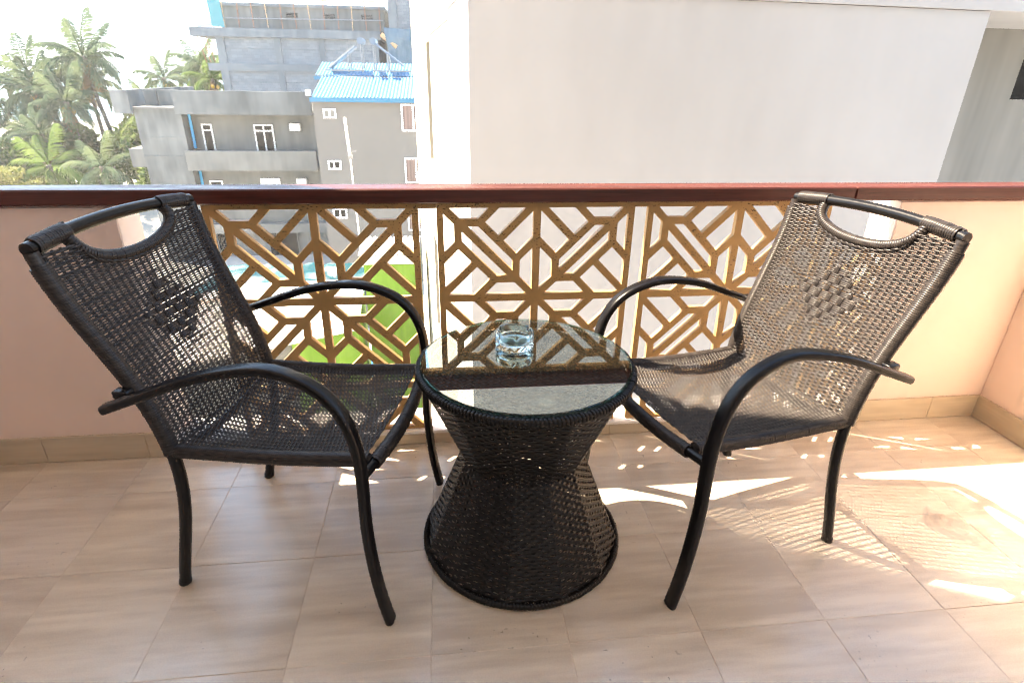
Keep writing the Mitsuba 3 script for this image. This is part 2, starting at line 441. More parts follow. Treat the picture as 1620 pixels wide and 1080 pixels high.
def screen_mesh():
    parts = []
    cw = PW / 2
    for r in range(3):
        for c in range(2):
            g = quarter
            sx = 1 if c == 0 else -1
            sy = -1 if r != 1 else 1
            g = affinity.scale(g, sx * cw, sy * CELL, origin=(0, 0))
            gx = 0 if c == 0 else PW
            gz = {0: .8885, 1: .8885 - 2 * CELL, 2: .8885 - 2 * CELL}[r]
            parts.append(affinity.translate(g, gx, gz))
    z0, z1 = 0.0605, .8885
    fw = .0195
    parts += [sbox(0, z0, fw, z1), sbox(PW - fw, z0, PW, z1), sbox(0, z1 - fw, PW, z1), sbox(0, z0, PW, z0 + .012),
              sbox(PW / 2 - HW, z0, PW / 2 + HW, z1), sbox(0, .8885 - CELL - HW, PW, .8885 - CELL + HW), sbox(0, .8885 - 2 * CELL - HW, PW, .8885 - 2 * CELL + HW)]
    g = unary_union(parts).intersection(sbox(0, z0, PW, z1)).buffer(-.0008).buffer(.0016).buffer(-.0008)
    g = g.simplify(.0002)
    m = trimesh.creation.extrude_polygon(g, .020, engine='earcut')
    v = m.vertices.copy()
    m.vertices = np.stack([v[:, 0], v[:, 2], v[:, 1]], 1)
    m.invert()
    return m


screen_ply = mikit.ply(screen_mesh(), 'lattice_bsdf')
SX = (.0065, .7065, 1.3935)
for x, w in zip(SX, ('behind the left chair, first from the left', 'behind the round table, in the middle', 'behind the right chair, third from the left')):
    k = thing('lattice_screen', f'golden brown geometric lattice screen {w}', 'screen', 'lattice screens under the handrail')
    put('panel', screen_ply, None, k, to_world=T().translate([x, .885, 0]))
def cut_screen_ply():
    m = screen_mesh()
    m = trimesh.intersections.slice_mesh_plane(m, [-1, 0, 0], [.199, 0, 0], cap=False)
    m = trimesh.intersections.slice_mesh_plane(m, [0, 0, -1], [0, 0, .715], cap=False)
    return mikit.ply(m, 'lattice_bsdf')


k = thing('lattice_screen', 'narrow cut off lattice screen hidden behind the back of the right chair', 'screen', 'lattice screens under the handrail')
put('panel', cut_screen_ply(), None, k, to_world=T().translate([2.0835, .885, 0]))
tb = thing('joining_bar', 'thin speckled golden brown bar under the handrail bridging the screens', 'bar')
xs = [SX[0] + PW, SX[1], SX[1] + PW, SX[2]]
for a, b in ((xs[0], xs[1]), (xs[2], xs[3])):
    put('bar', bx(a + .0003, b - .0003, .8853, .9097, .869, .8883), 'lattice_bsdf', tb)

# ---------------------------------------------------------------- wicker armchair (local: x forward, y across, z up)
RAIL = np.array([[0.000, 0.228, 0.000], [0.040, 0.229, 0.170], [0.070, 0.229, 0.340], [0.068, 0.229, 0.430], [0.022, 0.233, 0.606], [-0.048, 0.245, 0.767], [-0.094, 0.258, 0.915]])
rail = spline(RAIL, 140)
seat_edge = spline([[0.070, 0.226, 0.432], [0.20, 0.224, 0.433], [0.35, 0.224, 0.437], [0.47, 0.224, 0.446], [0.55, 0.224, 0.452]], 60)
YAX = np.array([0, 1.0, 0])


def flip(m):
    m = m.copy()
    m.vertices[:, 1] *= -1
    m.invert()
    return m


def chair_parts():
    out = {}
    zi = lambda z: int(np.argmin(np.abs(rail[:, 2] - z)))
    leg = rail[:zi(.437)]
    up = rail[zi(.432):]
    legm = sweep(leg, YAX, .0145, .0145, 14, caps=True)
    core = sweep(up, YAX, .0155, .0125, 12)
    wr_ = wrap(up[:-4], YAX, .0182, .0152, .0052, .0029, 12, .02, 1)
    se = seat_edge
    score = sweep(se, YAX, .0125, .0125, 10)
    swr = wrap(se, YAX, .0155, .0155, .0052, .0028, 12, .02, 2)
    arm = spline([[.000, .298, .586], [.03, .296, .598], [.10, .290, .626], [.20, .281, .664], [.30, .272, .687], [.36, .269, .692], [.43, .272, .678], [.49, .277, .645], [.53, .281, .590], [.548, .282, .52], [.552, .281, .44], [.549, .279, .33], [.552, .276, .21], [.563, .274, .10], [.582, .273, 0.0]], 150)
    armm = sweep(arm, YAX, .0185, .0108, 20, 3.2)
    boss = bx(-.004, .034, .244, .272, .592, .612, .004)
    out['leg'] = legm
    out['side_rail'] = core
    out['side_rail_wrap'] = wr_
    out['seat_rail'] = score
    out['seat_rail_wrap'] = swr
    out['arm'] = armm
    out['arm_mount'] = boss
    foot = spline([[-.0012, .228, -.0], [.0012, .228, .012]], 6)
    out['foot_cap'] = sweep(foot, YAX, .0158, .0158, 14)
    return out


def pan(s):
    """Edge of the woven panel at the arc parameter s in [0, 1]: down the back from the top, then along the seat to the front."""
    return PAN(s * PANL)


_b = rail[rail[:, 2] > .436][::-1].copy()
_b[:, 0] += .010
_s = seat_edge[2:].copy()
_s[:, 2] += .010
_pp = np.vstack([_b, _s])
_t = np.r_[0, np.cumsum(np.linalg.norm(np.diff(_pp, axis=0), axis=1))]
PANL = _t[-1]
BACKL = _t[len(_b) - 1]
PAN = lambda u: np.stack([np.interp(u, _t, _pp[:, a]) for a in range(3)], -1)


def surf(u, w):
    """Point and normal of the woven surface: u metres along the edge, w from -1 to 1 across."""
    e = PAN(u)
    d = 0.004
    tt = PAN(np.minimum(u + d, PANL)) - PAN(np.maximum(u - d, 0))
    tt[..., 1] = 0
    tt /= np.linalg.norm(tt, axis=-1, keepdims=True)
    nrm = np.stack([tt[..., 2] * -1, tt[..., 0] * 0, tt[..., 0]], -1)   # towards the sitter
    f = np.clip(u / BACKL, 0, 1)
    sag_b = 0.012 * np.sin(np.pi * f)
    g = np.clip((u - BACKL) / (PANL - BACKL), 0, 1)
    sag_s = 0.034 * np.sin(np.pi * np.clip(g * .93, 0, 1)) ** .8
    sag = np.where(u < BACKL, sag_b, sag_s)
    corner = np.exp(-((u - BACKL) / .035) ** 2) * .0
    P = e.copy()
    P[..., 1] = w * e[..., 1] * .985
    P = P - nrm * (sag * (1 - w ** 2) + corner)[..., None]
    return P, nrm


def handle_y(zc, w):
    return zc


NWARP = 24
PITCH = .0053


def hole_u(w):
    """How far down the back (metres of arc) the hand hole reaches at w; zero outside it."""
    a = np.abs(w) / .60
    return np.where(a < 1, .058 * np.sqrt(np.maximum(0, 1 - a ** 2.2)) + .010, 0.0)


def motif(x, i):
    """Whether the plaited diamond in the middle of the back covers warp x (from the middle) and row i."""
    return (np.abs(x) / 5.6 + np.abs(i - 40.5) / 18.0) < 1


def weave_mesh():
    strands = []
    rows = int((PANL - .012) / PITCH)
    wj = np.linspace(-1, 1, NWARP + 1)
    mids = (wj[:-1] + wj[1:]) / 2
    sub = 4
    wf = np.linspace(-1, 1, NWARP * sub * 1 + 1)
    rng = np.random.default_rng(3)
    for i in range(rows):
        u0 = .008 + i * PITCH
        w = wf
        uu = np.full_like(w, u0) + rng.normal(0, .00035) + .0004 * np.sin(w * 9 + i)
        P, N = surf(uu, w)
        ph = np.arange(len(w)) / sub            # in warp units; warps stand at the half integers
        j = np.floor(ph - .5 + .5).astype(int)
        base = np.cos(np.pi * (ph - .5)) * (1 if i % 2 else -1)
        amp = .0019
        off = base * amp
        inside = motif(ph - NWARP / 2, i)
        if inside.any():
            off = np.where(inside, .0030 - .0052 * np.exp(-((((ph - .5) - (i // 5) % 2 + 1) % 2 - 1) / .34) ** 2), off)
        rad = np.where(inside, .0029, .0024)
        Q = P + N * off[:, None]
        keep = u0 > hole_u(w)
        k = 0
        while k < len(w):
            if not keep[k]:
                k += 1
                continue
            e = k
            while e + 1 < len(w) and keep[e + 1]:
                e += 1
            if e - k >= 2:
                strands.append(sweep(Q[k:e + 1], N[k:e + 1], .0016, rad[k:e + 1], 5, caps=False))
            k = e + 1
    for m_ in mids:
        for dd in (-.0021, .0021):
            h0 = float(hole_u(np.array([m_]))[0])
            u = np.arange(max(h0, .004), PANL - .004, PITCH)
            idx = np.round((u - .008) / PITCH)
            P, N = surf(u, np.full_like(u, m_))
            jj = int(round((m_ + 1) / 2 * NWARP - .5))
            on = motif(jj + .5 - NWARP / 2, idx)
            pill = ((idx // 5).astype(int) % 2) == (jj % 2)
            P = P + np.array([0, dd, 0]) + N * np.where(on, np.where(pill, .0034, -.0022), 0.0)[:, None]
            strands.append(sweep(P, N, .0013, .0022, 4, caps=False))
    return cat(strands)


def handle_parts():
    out = {}
    a = RAIL[-1]
    w = np.linspace(-1, 1, 60)
    top = np.stack([a[0] - .004 - .018 * (1 - w ** 2), w * (a[1] + .004), a[2] + .006 + .016 * (1 - w ** 2)], 1)
    out['top_rail'] = sweep(top, [0, 0, 1], .0145, .0145, 16)
    for s_, (lo, hi) in enumerate(((2, 14), (46, 58))):
        out[f'tw{s_}'] = wrap(top[lo:hi], [0, 0, 1], .0172, .0172, .0062, .0034, 12, .02, 4 + s_)
    ww = np.linspace(-.605, .605, 50)
    hu = hole_u(ww * .995)
    P, N = surf(np.maximum(hu - .004, -.0), ww)
    low = P + N * -.004
    low = np.vstack([[top[12] * [1, 1, 1] + [0, 0, -.006]], low[1:-1], [top[47] + [0, 0, -.006]]])
    low = spline(np.vstack([low[:-1:4], low[-1:]]), 60)
    out['handle_core'] = sweep(low, [1, 0, .3], .0095, .0095, 10)
    out['handle_wrap'] = wrap(low, [1, 0, .3], .0125, .0125, .0064, .0034, 12, .02, 9)
    # two loose strands plaited along the lower edge of the hand hole
    e = []
    for ph in (0, np.pi):
        P, N = surf(hole_u(ww) + .010 + .002 * np.sin(ww * 40 + ph), ww)
        e.append(sweep(P + N * (.003 + .0025 * np.cos(ww * 40 + ph))[:, None], N, .0016, .0024, 6))
    out['edge_braid'] = cat(e)
    return out


CP = chair_parts()
HP = handle_parts()
P0 = {}
for n, b in (('leg', 'frame_bsdf'), ('side_rail', 'wicker_bsdf'), ('side_rail_wrap', 'wicker_bsdf'), ('seat_rail', 'wicker_bsdf'), ('seat_rail_wrap', 'wicker_bsdf'), ('arm', 'frame_bsdf'), ('arm_mount', 'frame_bsdf'), ('foot_cap', 'foot_bsdf')):
    P0[n] = mikit.ply(CP[n], b, 50)
    P0[n + '2'] = mikit.ply(flip(CP[n]), b, 50)
for n, b in (('top_rail', 'frame_bsdf'), ('tw0', 'wicker_bsdf'), ('tw1', 'wicker_bsdf'), ('handle_core', 'wicker_bsdf'), ('handle_wrap', 'wicker_bsdf'), ('edge_braid', 'wicker_bsdf')):
    P0[n] = mikit.ply(HP[n], b, 50)
P0['weave'] = mikit.ply(weave_mesh(), 'wicker_bsdf', True)
w_ = np.linspace(-1, 1, 50)
front = np.stack([.549 + .020 * (1 - w_ ** 2), w_ * .272, .448 - .020 * (1 - w_ ** 2) - .006 * np.abs(w_) ** 6], 1)
P0['front_rail'] = mikit.ply(sweep(front, [0, 0, 1], .0125, .0125, 12), 'frame_bsdf', 50)
P0['front_wrap'] = mikit.ply(wrap(front[5:45], [0, 0, 1], .0155, .0155, .0056, .003, 12, .02, 3), 'wicker_bsdf', 50)
crossb = np.stack([np.full(20, .078), np.linspace(-.216, .216, 20), .420 - .016 * (1 - np.linspace(-1, 1, 20) ** 2)], 1)
P0['cross_bar'] = mikit.ply(sweep(crossb, [0, 0, 1], .011, .011, 10), 'frame_bsdf', 50)


def make_chair(label, ox, oy, deg):
    c = thing('wicker_armchair', label, 'chair', 'dark wicker armchairs on the balcony')
    M_ = T().translate([ox, oy, 0]).rotate([0, 0, 1], deg)

    def p(name, src, parent=c):
        return put(name, P0[src], None, parent, to_world=M_)
    for s_ in ('', '2'):
        l = p('back_leg', 'leg' + s_)
        p('foot_cap', 'foot_cap' + s_, l)
        r = p('side_rail', 'side_rail' + s_)
        labels[p('winding', 'side_rail_wrap' + s_, r)] = {'kind': 'stuff'}
        r = p('seat_rail', 'seat_rail' + s_)
        labels[p('winding', 'seat_rail_wrap' + s_, r)] = {'kind': 'stuff'}
        a_ = p('armrest', 'arm' + s_)
        p('mount', 'arm_mount' + s_, a_)
    t_ = p('top_rail', 'top_rail')
    for x in ('tw0', 'tw1'):
        labels[p('winding', x, t_)] = {'kind': 'stuff'}
    h = p('hand_grip', 'handle_core')
    labels[p('winding', 'handle_wrap', h)] = {'kind': 'stuff'}
    p('edge_braid', 'edge_braid')
    w = p('woven_seat_and_back', 'weave')
    labels[w] = {'kind': 'stuff'}
    f_ = p('front_rail', 'front_rail')
    labels[p('winding', 'front_wrap', f_)] = {'kind': 'stuff'}
    p('cross_bar', 'cross_bar')


make_chair('dark wicker armchair in the shade left of the round table', .059, .506, -13.0)
make_chair('sunlit wicker armchair right of the round table', 1.787, .486, 193.5)

# ---------------------------------------------------------------- hourglass rattan table
TX, TY = .930, .386
tbl = thing('round_table', 'round black rattan hourglass table with a glass top', 'table')
NS, NF = 84, 12
PR = [(.280, .012), (.166, .305), (.272, .553)]


def facet(a):
    d = 2 * np.pi / NF
    b = (a + .26) % d - d / 2
    return np.cos(d / 2) / np.cos(b) * 1.012


def body_r(z):
    return np.interp(z, [p[1] for p in PR], [p[0] for p in PR])


def ring_mesh():
    ms = []
    zs = np.arange(.020, .548, .0092)
    a = np.linspace(0, 2 * np.pi, NS * 2 + 1)
    rng = np.random.default_rng(8)
    for i, z in enumerate(zs):
        zz = z + .0006 * np.sin(a * 3 + i) + rng.normal(0, .0003)
        sl = 1 if z > .305 else -1
        r = body_r(zz) * facet(a) + .0021 * np.cos(np.pi * np.arange(len(a)) / 2 * 2 / 2 + (0 if i % 2 else np.pi))
        P = np.stack([r * np.cos(a), r * np.sin(a), zz], 1)
        ang = math.radians(70)
        N = np.stack([np.cos(a) * .36 * sl, np.sin(a) * .36 * sl, a * 0 + .93], 1)
        ms.append(sweep(P, N, .0050, .0012, 8, 2.4, caps=False))
    return cat(ms)


def stake_mesh():
    ms = []
    for k in range(NS):
        a = (k + .5) / NS * 2 * np.pi
        z = np.concatenate([np.linspace(.012, .305, 12), np.linspace(.305, .553, 12)[1:]])
        r = body_r(z) * facet(np.full_like(z, a))
        P = np.stack([r * np.cos(a), r * np.sin(a), z], 1)
        ms.append(sweep(P, [-np.sin(a), np.cos(a), 0], .0030, .0012, 6, caps=False))
    return cat(ms)


MT = T().translate([TX, TY, 0])
ka = put('woven_body', mikit.ply(ring_mesh(), 'rattan_bsdf', True), None, tbl, to_world=MT)
labels[ka] = {'kind': 'stuff'}
kb = put('stakes', mikit.ply(stake_mesh(), 'rattan_bsdf', True), None, tbl, to_world=MT)
labels[kb] = {'kind': 'stuff'}
aa = np.linspace(0, 2 * np.pi, 145)
for nm, r, z, q, pt, rr in (('top_rim', .2755, .5635, .0105, .0095, .0036), ('base_rim', .281, .0105, .0085, .009, .0034)):
    P = np.stack([r * np.cos(aa), r * np.sin(aa), aa * 0 + z], 1)
    rk = put(nm, sweep(P, [0, 0, 1], q * .85, q * .75, 12, caps=False), 'rattan_bsdf', tbl, 50, to_world=MT)
    wk = put('winding', wrap(P, [0, 0, 1], q, q * .9, pt, rr, 10, .05, 5), 'rattan_bsdf', rk, 50, to_world=MT)
    labels[wk] = {'kind': 'stuff'}
for k in range(NF):
    a = (k / NF) * 2 * np.pi - .26 + np.pi / NF
    z = np.concatenate([np.linspace(.012, .305, 8), np.linspace(.305, .55, 8)[1:]])
    r = body_r(z) - .012
    P = np.stack([r * np.cos(a), r * np.sin(a), z], 1)
    put('inner_post', sweep(P, [-np.sin(a), np.cos(a), 0], .006, .006, 8), 'foot_bsdf', tbl, 50, to_world=MT)


def top_weave():
    ms = []
    st, R = .0125, .264
    n = int(R / st)
    ca, sa = math.cos(.62), math.sin(.62)
    for d in (0, 1):
        for i in range(-n, n + 1):
            h = math.sqrt(max(0, R * R - (i * st) ** 2))
            m = int(h / st)
            if m < 1:
                continue
            q = np.arange(-m * 2, m * 2 + 1) / 2.0
            off = .0018 * np.cos(np.pi * q) * (1 if (i + d) % 2 else -1)
            x, y_ = q * st, np.full_like(q, i * st)
            if d:
                x, y_ = y_, x
            P = np.stack([x * ca - y_ * sa, x * sa + y_ * ca, .556 + off], 1)
            ms.append(sweep(P, [0, 0, 1.0], .0009, .0054, 6, 2.6, caps=False))
    return cat(ms)


kw = put('woven_top', mikit.ply(top_weave(), 'rattan_bsdf', True), None, tbl, to_world=MT)
labels[kw] = {'kind': 'stuff'}
put('under_top', mikit.ply(lathe([(0, .547), (.262, .547), (.262, .5495), (0, .5495)], 48), 'rattan_bsdf', 30), None, tbl, to_world=MT)
RG, ZG = .2715, .5765
gl = put('glass_top', mikit.ply(lathe([(0, ZG + .006), (RG - .0036, ZG + .006)], 96), 'sheet_bsdf'), None, tbl, to_world=MT)
put('polished_edge', mikit.ply(lathe([(RG - .0035, ZG), (RG - .0012, ZG), (RG, ZG + .0012), (RG, ZG + .0048), (RG - .0012, ZG + .006), (RG - .0035, ZG + .006), (RG - .0035, ZG)], 96), 'edge_bsdf', 35), None, gl, to_world=MT)
for px, py in ((.016, -.205), (-.142, -.185), (.195, -.155), (-.025, .225), (.161, .185)):
    put('rubber_pad', mikit.ply(lathe([(0, ZG - .006), (.017, ZG - .006), (.018, ZG - .005), (.018, ZG - .0006), (0, ZG - .0006)], 24), 'pad_bsdf', 30), None, tbl, to_world=T().translate([TX + px, TY + py, 0]))

# glass ashtray
ash = thing('glass_ashtray', 'round clear glass ashtray on the glass table top', 'ashtray')


def ashtray_mesh():
    R, H = .0520, .044
    prof = [(0, 0), (R - .004, 0), (R - .001, .002), (R, .005), (R, .017), (R - .0022, .0195), (R, .022), (R, H - .004), (R - .002, H), (R - .0065, H), (R - .0085, H - .004), (R - .010, .022), (R - .014, .0175), (0, .0165)]
    m = lathe(prof, 96)
    v = m.vertices.copy()
    a = np.arctan2(v[:, 1], v[:, 0])
    notch = np.zeros(len(v))
    for c in (.5, .5 + 2.09, .5 + 4.19):
        d = np.abs((a - c + np.pi) % (2 * np.pi) - np.pi)
        notch = np.maximum(notch, np.clip(1 - (d / .16) ** 2, 0, 1))
    top = v[:, 2] > H - .0105
    v[top, 2] -= notch[top] * .008
    m.vertices = v
    return m


put('bowl', ashtray_mesh(), 'glass_bsdf', ash, 40, T().translate([.9100, .4700, ZG + .0064]))

# ---------------------------------------------------------------- white neighbour building (right)
th = math.radians(4.6)
E1, E2 = np.array([math.cos(th), math.sin(th), 0]), np.array([-math.sin(th), math.cos(th), 0])
O = np.array([.957, 4.129, 0])
WM = T(np.array([[E1[0], E2[0], 0, O[0]], [E1[1], E2[1], 0, O[1]], [0, 0, 1, 0], [0, 0, 0, 1]]))


def lput(name, mesh, bsdf, parent, smooth=False):
    m = mesh.copy()
    v = m.vertices
    m.vertices = O + v[:, :1] * E1 + v[:, 1:2] * E2 + v[:, 2:] * np.array([0, 0, 1.0])
    return put(name, m, bsdf, parent, smooth)


wb = thing('white_building', 'plain white rendered building filling the view behind the middle and right screens', 'building')
lput('front_wall', bx(0, 4.74, 0, 1.72, GZ, 1.832), 'white_wall_bsdf', wb)
lput('floor_band', bx(-.012, 9.5, -.03, 1.72, 1.837, 2.25), 'white_wall_bsdf', wb)
lput('upper_wall', bx(0, 9.5, 0, 1.72, 2.255, 5.6), 'white_wall_bsdf', wb)
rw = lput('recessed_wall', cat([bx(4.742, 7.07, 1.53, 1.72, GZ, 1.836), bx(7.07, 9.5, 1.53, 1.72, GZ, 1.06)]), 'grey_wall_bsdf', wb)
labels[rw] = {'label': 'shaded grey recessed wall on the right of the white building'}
wk = lput('window', frame_strip(7.07, 8.4, 1.06, 1.83, .04, 1.56, 1.62, (7.75,)), 'dark_opening_bsdf', wb)
lput('pane', bx(7.11, 8.36, 1.60, 1.61, 1.1, 1.79), 'dark_opening_bsdf', wk)
for k in range(2):
    z = -1.55 - 3.3 * k
    lput('floor_groove', bx(-.004, 4.744, -.006, -.001, z, z + .02), 'white_wall_bsdf', wb)
cb = thing('cream_building', 'cream rendered side wall with tall slot windows left of the white building', 'building')
SL = [(-.17, 1.71), (-3.45, -1.57), (-6.75, -4.87)]
s0, s1 = 5.2, 6.05
ms = [bx(.03, 1.6, 1.722, s0, GZ, 8.5), bx(.03, 1.6, s1, 12.4, GZ, 8.5)]
zz = [GZ] + [z for p_ in sorted(SL) for z in p_] + [8.5]
for a, b in zip(zz[::2], zz[1::2]):
    ms.append(bx(.03, 1.6, s0, s1, a, b))
lput('side_wall', cat(ms), 'cream_wall_bsdf', cb)
lput('body', bx(1.602, 8, 1.8, 12.3, GZ, 8.4), 'cream_wall_bsdf', cb)
for a, b in SL:
    f_ = lput('slot_window', bx(.42, .46, s0 + .002, s1 - .002, a + .002, b - .002), 'dark_pane_bsdf', cb)
for z in (1.77, -1.5, -4.8):
    lput('joint', bx(.022, .0295, 1.73, 12.39, z, z + .02), 'grey_wall_bsdf', cb)

# ---------------------------------------------------------------- far buildings
# concrete building on the left
g = thing('concrete_building', 'unpainted grey concrete building with balcony parapets and blue downpipes', 'building')
put('wall', bx(-12.5, -5.95, 33.2, 42, GZ, -.86), 'plaster_bsdf', g)
put('left_wall', bx(-14.75, -12.5, 32.3, 42, GZ, -.66), 'concrete_bsdf', g)
put('left_ledge', bx(-14.85, -12.45, 32.2, 33.4, -.655, -.56), 'plaster_bsdf', g)
put('roof_slab', bx(-12.55, -5.93, 32.0, 42, -.855, -.70), 'concrete_bsdf', g)
put('parapet', bx(-12.62, -5.93, 31.9, 32.15, -.86, .25), 'concrete_bsdf', g)
put('parapet', bx(-15.5, -14.7, 31.95, 32.2, -.85, .22), 'concrete_bsdf', g)
put('parapet', bx(-14.62, -14.02, 33.5, 33.7, -.555, .23), 'plaster_bsdf', g)
put('parapet', bx(-13.95, -13.15, 33.5, 33.7, -.555, .22), 'plaster_bsdf', g)
put('side_parapet', bx(-15.45, -15.25, 32.3, 42, -.85, .2), 'concrete_bsdf', g)
put('balcony_parapet', bx(-12.56, -5.98, 31.9, 32.1, -3.62, -2.62), 'plaster_bsdf', g)
put('balcony_slab', bx(-12.5, -5.98, 32.1, 33.2, -3.65, -3.42), 'concrete_bsdf', g)
put('lower_band', bx(-12.5, -5.95, 32.6, 33.19, -7.15, -6.62), 'plaster_bsdf', g)
put('side_box', bx(-15.48, -14.76, 32.4, 35, -3.5, -2.58), 'plaster_bsdf', g)
for z in (-2.05, -3.0):
    put('joint', bx(-14.76, -12.49, 32.27, 32.299, z, z + .07), 'concrete_bsdf', g)
for x0, x1, z0, z1, mul, tz in ((-11.95, -11.42, -2.95, -1.40, (), -1.72), (-9.30, -8.30, -2.95, -1.41, (-8.8,), -1.73), (-12.1, -11.4, -5.9, -4.32, (), -4.6)):
    w = put('window', cat([frame_strip(x0, x1, z0, z1, .075, 33.12, 33.19, mul), bx(x0 + .07, x1 - .07, 33.13, 33.185, tz - .04, tz + .04)]), 'white_frame_bsdf', g)
    put('pane', bx(x0 + .06, x1 - .06, 33.16, 33.18, z0 + .06, z1 - .06), 'dark_pane_bsdf', w)
w = put('window', frame_strip(-9.39, -8.33, -5.4, -4.2, .08, 33.12, 33.19, (-8.86,)), 'white_frame_bsdf', g)
put('pane', bx(-9.33, -8.39, 33.16, 33.18, -5.34, -4.26), 'grey_roof_bsdf', w)
for x0, x1, z0, z1 in ((-12.22, -11.75, -8.95, -7.2), (-9.42, -7.86, -8.9, -7.14)):
    d = put('door_opening', bx(x0, x1, 33.15, 33.195, z0, z1), 'dark_opening_bsdf', g)
    put('frame', frame_strip(x0 - .06, x1 + .06, z0 - .06, z1 + .06, .058, 33.1, 33.19), 'plaster_bsdf', d)
for x, z0, z1, yy in ((-12.36, -2.6, -.87, 32.9), (-12.42, -6.6, -3.66, 33.0)):
    put('downpipe', sweep(np.array([[x, yy, z0], [x, yy, z1]]), [1, 0, 0], .075, .075, 10), 'blue_pipe_bsdf', g, 50)
for x0, x1, z0, z1, l in ((-7.4, -6.85, -1.72, -1.33, 'white air conditioner box on the grey concrete wall above the balcony'), (-7.42, -6.88, -4.75, -4.2, 'white air conditioner box on the grey concrete wall below the balcony')):
    a = thing('air_conditioner', l, 'air conditioner')
    put('casing', bx(x0, x1, 32.9, 33.19, z0, z1, .02), 'white_frame_bsdf', a)
    put('fan_grille', bx(x0 + .06, x1 - .2, 32.885, 32.8995, z0 + .06, z1 - .06, .005), 'grey_roof_bsdf', a)

# tan building with a blue corrugated roof
g = thing('tan_building', 'beige three storey building with a blue corrugated metal roof', 'building')
put('wall', bx(-5.08, 2.5, 28, 38, GZ, .05), 'tan_bsdf', g)


def corrugated(x0, x1, y0, y1, z0, z1, pitch, amp):
    n = int((x1 - x0) / pitch * 4) + 1
    x = np.linspace(x0, x1, n)
    w = amp * np.sin((x - x0) / pitch * 2 * np.pi)
    V = np.vstack([np.stack([x, np.full(n, y), z + w], 1) for y, z in ((y0, z0), ((y0 + y1) / 2, (z0 + z1) / 2), (y1, z1))])
    f = []
    for r in range(2):
        for i in range(n - 1):
            a = r * n + i
            f += [[a, a + 1, a + n + 1], [a, a + n + 1, a + n]]
    top = trimesh.Trimesh(V, f, process=False)
    bot = top.copy()
    bot.vertices = bot.vertices - [0, 0, .02]
    bot.invert()
    return cat([top, bot])


K = .268
rz = lambda y_: .17 + K * (y_ - 27.8)
rf = put('roof', corrugated(-5.05, 2.6, 27.8, 30.9, rz(27.8), rz(30.9), .16, .035), 'blue_roof_bsdf', g, True)
put('upper_sheet', corrugated(-5.35, 2.6, 30.905, 33.1, rz(30.9) + .05, rz(33.1) + .05, .16, .035), 'blue_roof_bsdf', rf, True)
put('fascia', bx(-5.12, 2.6, 27.72, 27.8, -.02, .16), 'blue_fascia_bsdf', rf)
put('fascia', bx(-5.42, -4.25, 30.82, 30.9, .84, 1.0), 'blue_fascia_bsdf', rf)
put('upper_gable', bx(-5.3, 2.5, 31.0, 37, .06, .95), 'tan_bsdf', g)
put('gutter_end', bx(-5.3, -5.13, 27.9, 28.4, .2, .45, .02), 'white_frame_bsdf', g)
for x0, x1, z0, z1, mul, pane in ((-4.64, -4.06, -.72, -.30, (-4.35,), 'grey_wall_bsdf'), (-4.68, -4.06, -2.99, -2.56, (-4.40,), 'dark_pane_bsdf'), (-4.70, -4.02, -5.30, -4.80, (-4.36,), 'dark_pane_bsdf'),
                                  (-1.15, .0, -1.26, -.07, (-.60,), 'curtain_pane_bsdf'), (-1.13, .0, -3.62, -2.43, (-.58,), 'curtain_pane_bsdf'), (-1.13, .0, -5.95, -4.78, (-.58,), 'curtain_pane_bsdf')):
    w = put('window', frame_strip(x0, x1, z0, z1, .085, 27.93, 27.999, mul), 'white_frame_bsdf', g)
    put('pane', bx(x0 + .06, x1 - .06, 27.96, 27.985, z0 + .06, z1 - .06), pane, w)


def heater(label, x, y0, flipx):
    h = thing('solar_heater', label, 'solar water heater')
    s = -1 if flipx else 1
    zb = rz(y0) + .12
    a = math.atan2(1.1, 1.5)
    plate = bx(-.95, .70, -.45, .45, -.04, .04, .01)
    plate.apply_transform(trimesh.transformations.rotation_matrix(-a * s, [0, 1, 0]))
    plate.apply_translation((x, y0, zb + .62))
    put('collector', plate, 'heater_bsdf', h)
    tk = sweep(np.array([[x + s * .85, y0 - .6, zb + 1.28], [x + s * .85, y0 + .6, zb + 1.28]]), [0, 0, 1], .15, .15, 18)
    put('tank', tk, 'heater_bsdf', h, 50)
    for yy in (-.45, .45):
        for xx, zt in ((s * .85, 1.15), (s * .2, .72)):
            put('support_leg', sweep(np.array([[x + xx, y0 + yy, zb - .1], [x + xx, y0 + yy, zb + zt]]), [1, 0, 0], .03, .03, 8), 'steel_bsdf', h)
    put('base_rail', bx(x - .95, x + .95, y0 - .5, y0 - .44, zb - .06, zb), 'steel_bsdf', h)


heater('pale solar water heater leaning right on the blue roof, left one of two', -3.95, 31.6, False)
heater('grey solar water heater leaning left on the blue roof, right one of two', -1.66, 31.6, True)

# unfinished block building at the back
g = thing('unfinished_building', 'unfinished grey concrete block building rising behind the other houses', 'building')
XC = [(-15.3, -14.75), (-11.25, -10.82), (-8.1, -7.7), (-4.2, -3.8)]
for x0, x1 in XC:
    for z0, z1 in ((1.63, 3.35), (-2.2, 1.12)):
        put('column', bx(x0, x1, 47.9, 48.3, z0, z1), 'raw_concrete_bsdf', g)
for (a, b) in zip(XC[:-1], XC[1:]):
    for z0, z1 in ((1.63, 2.57), (2.65, 3.35), (-2.2, .35), (.42, 1.12)):
        put('block_infill', bx(a[1], b[0], 48.02, 48.25, z0, z1), 'block_bsdf', g)
    for z0, z1 in ((2.57, 2.65), (.35, .42)):
        put('lintel', bx(a[1], b[0], 48.05, 48.25, z0, z1), 'raw_concrete_bsdf', g)
put('floor_slab', bx(-16.9, -3.6, 47.7, 60, 3.35, 3.92), 'raw_concrete_bsdf', g)
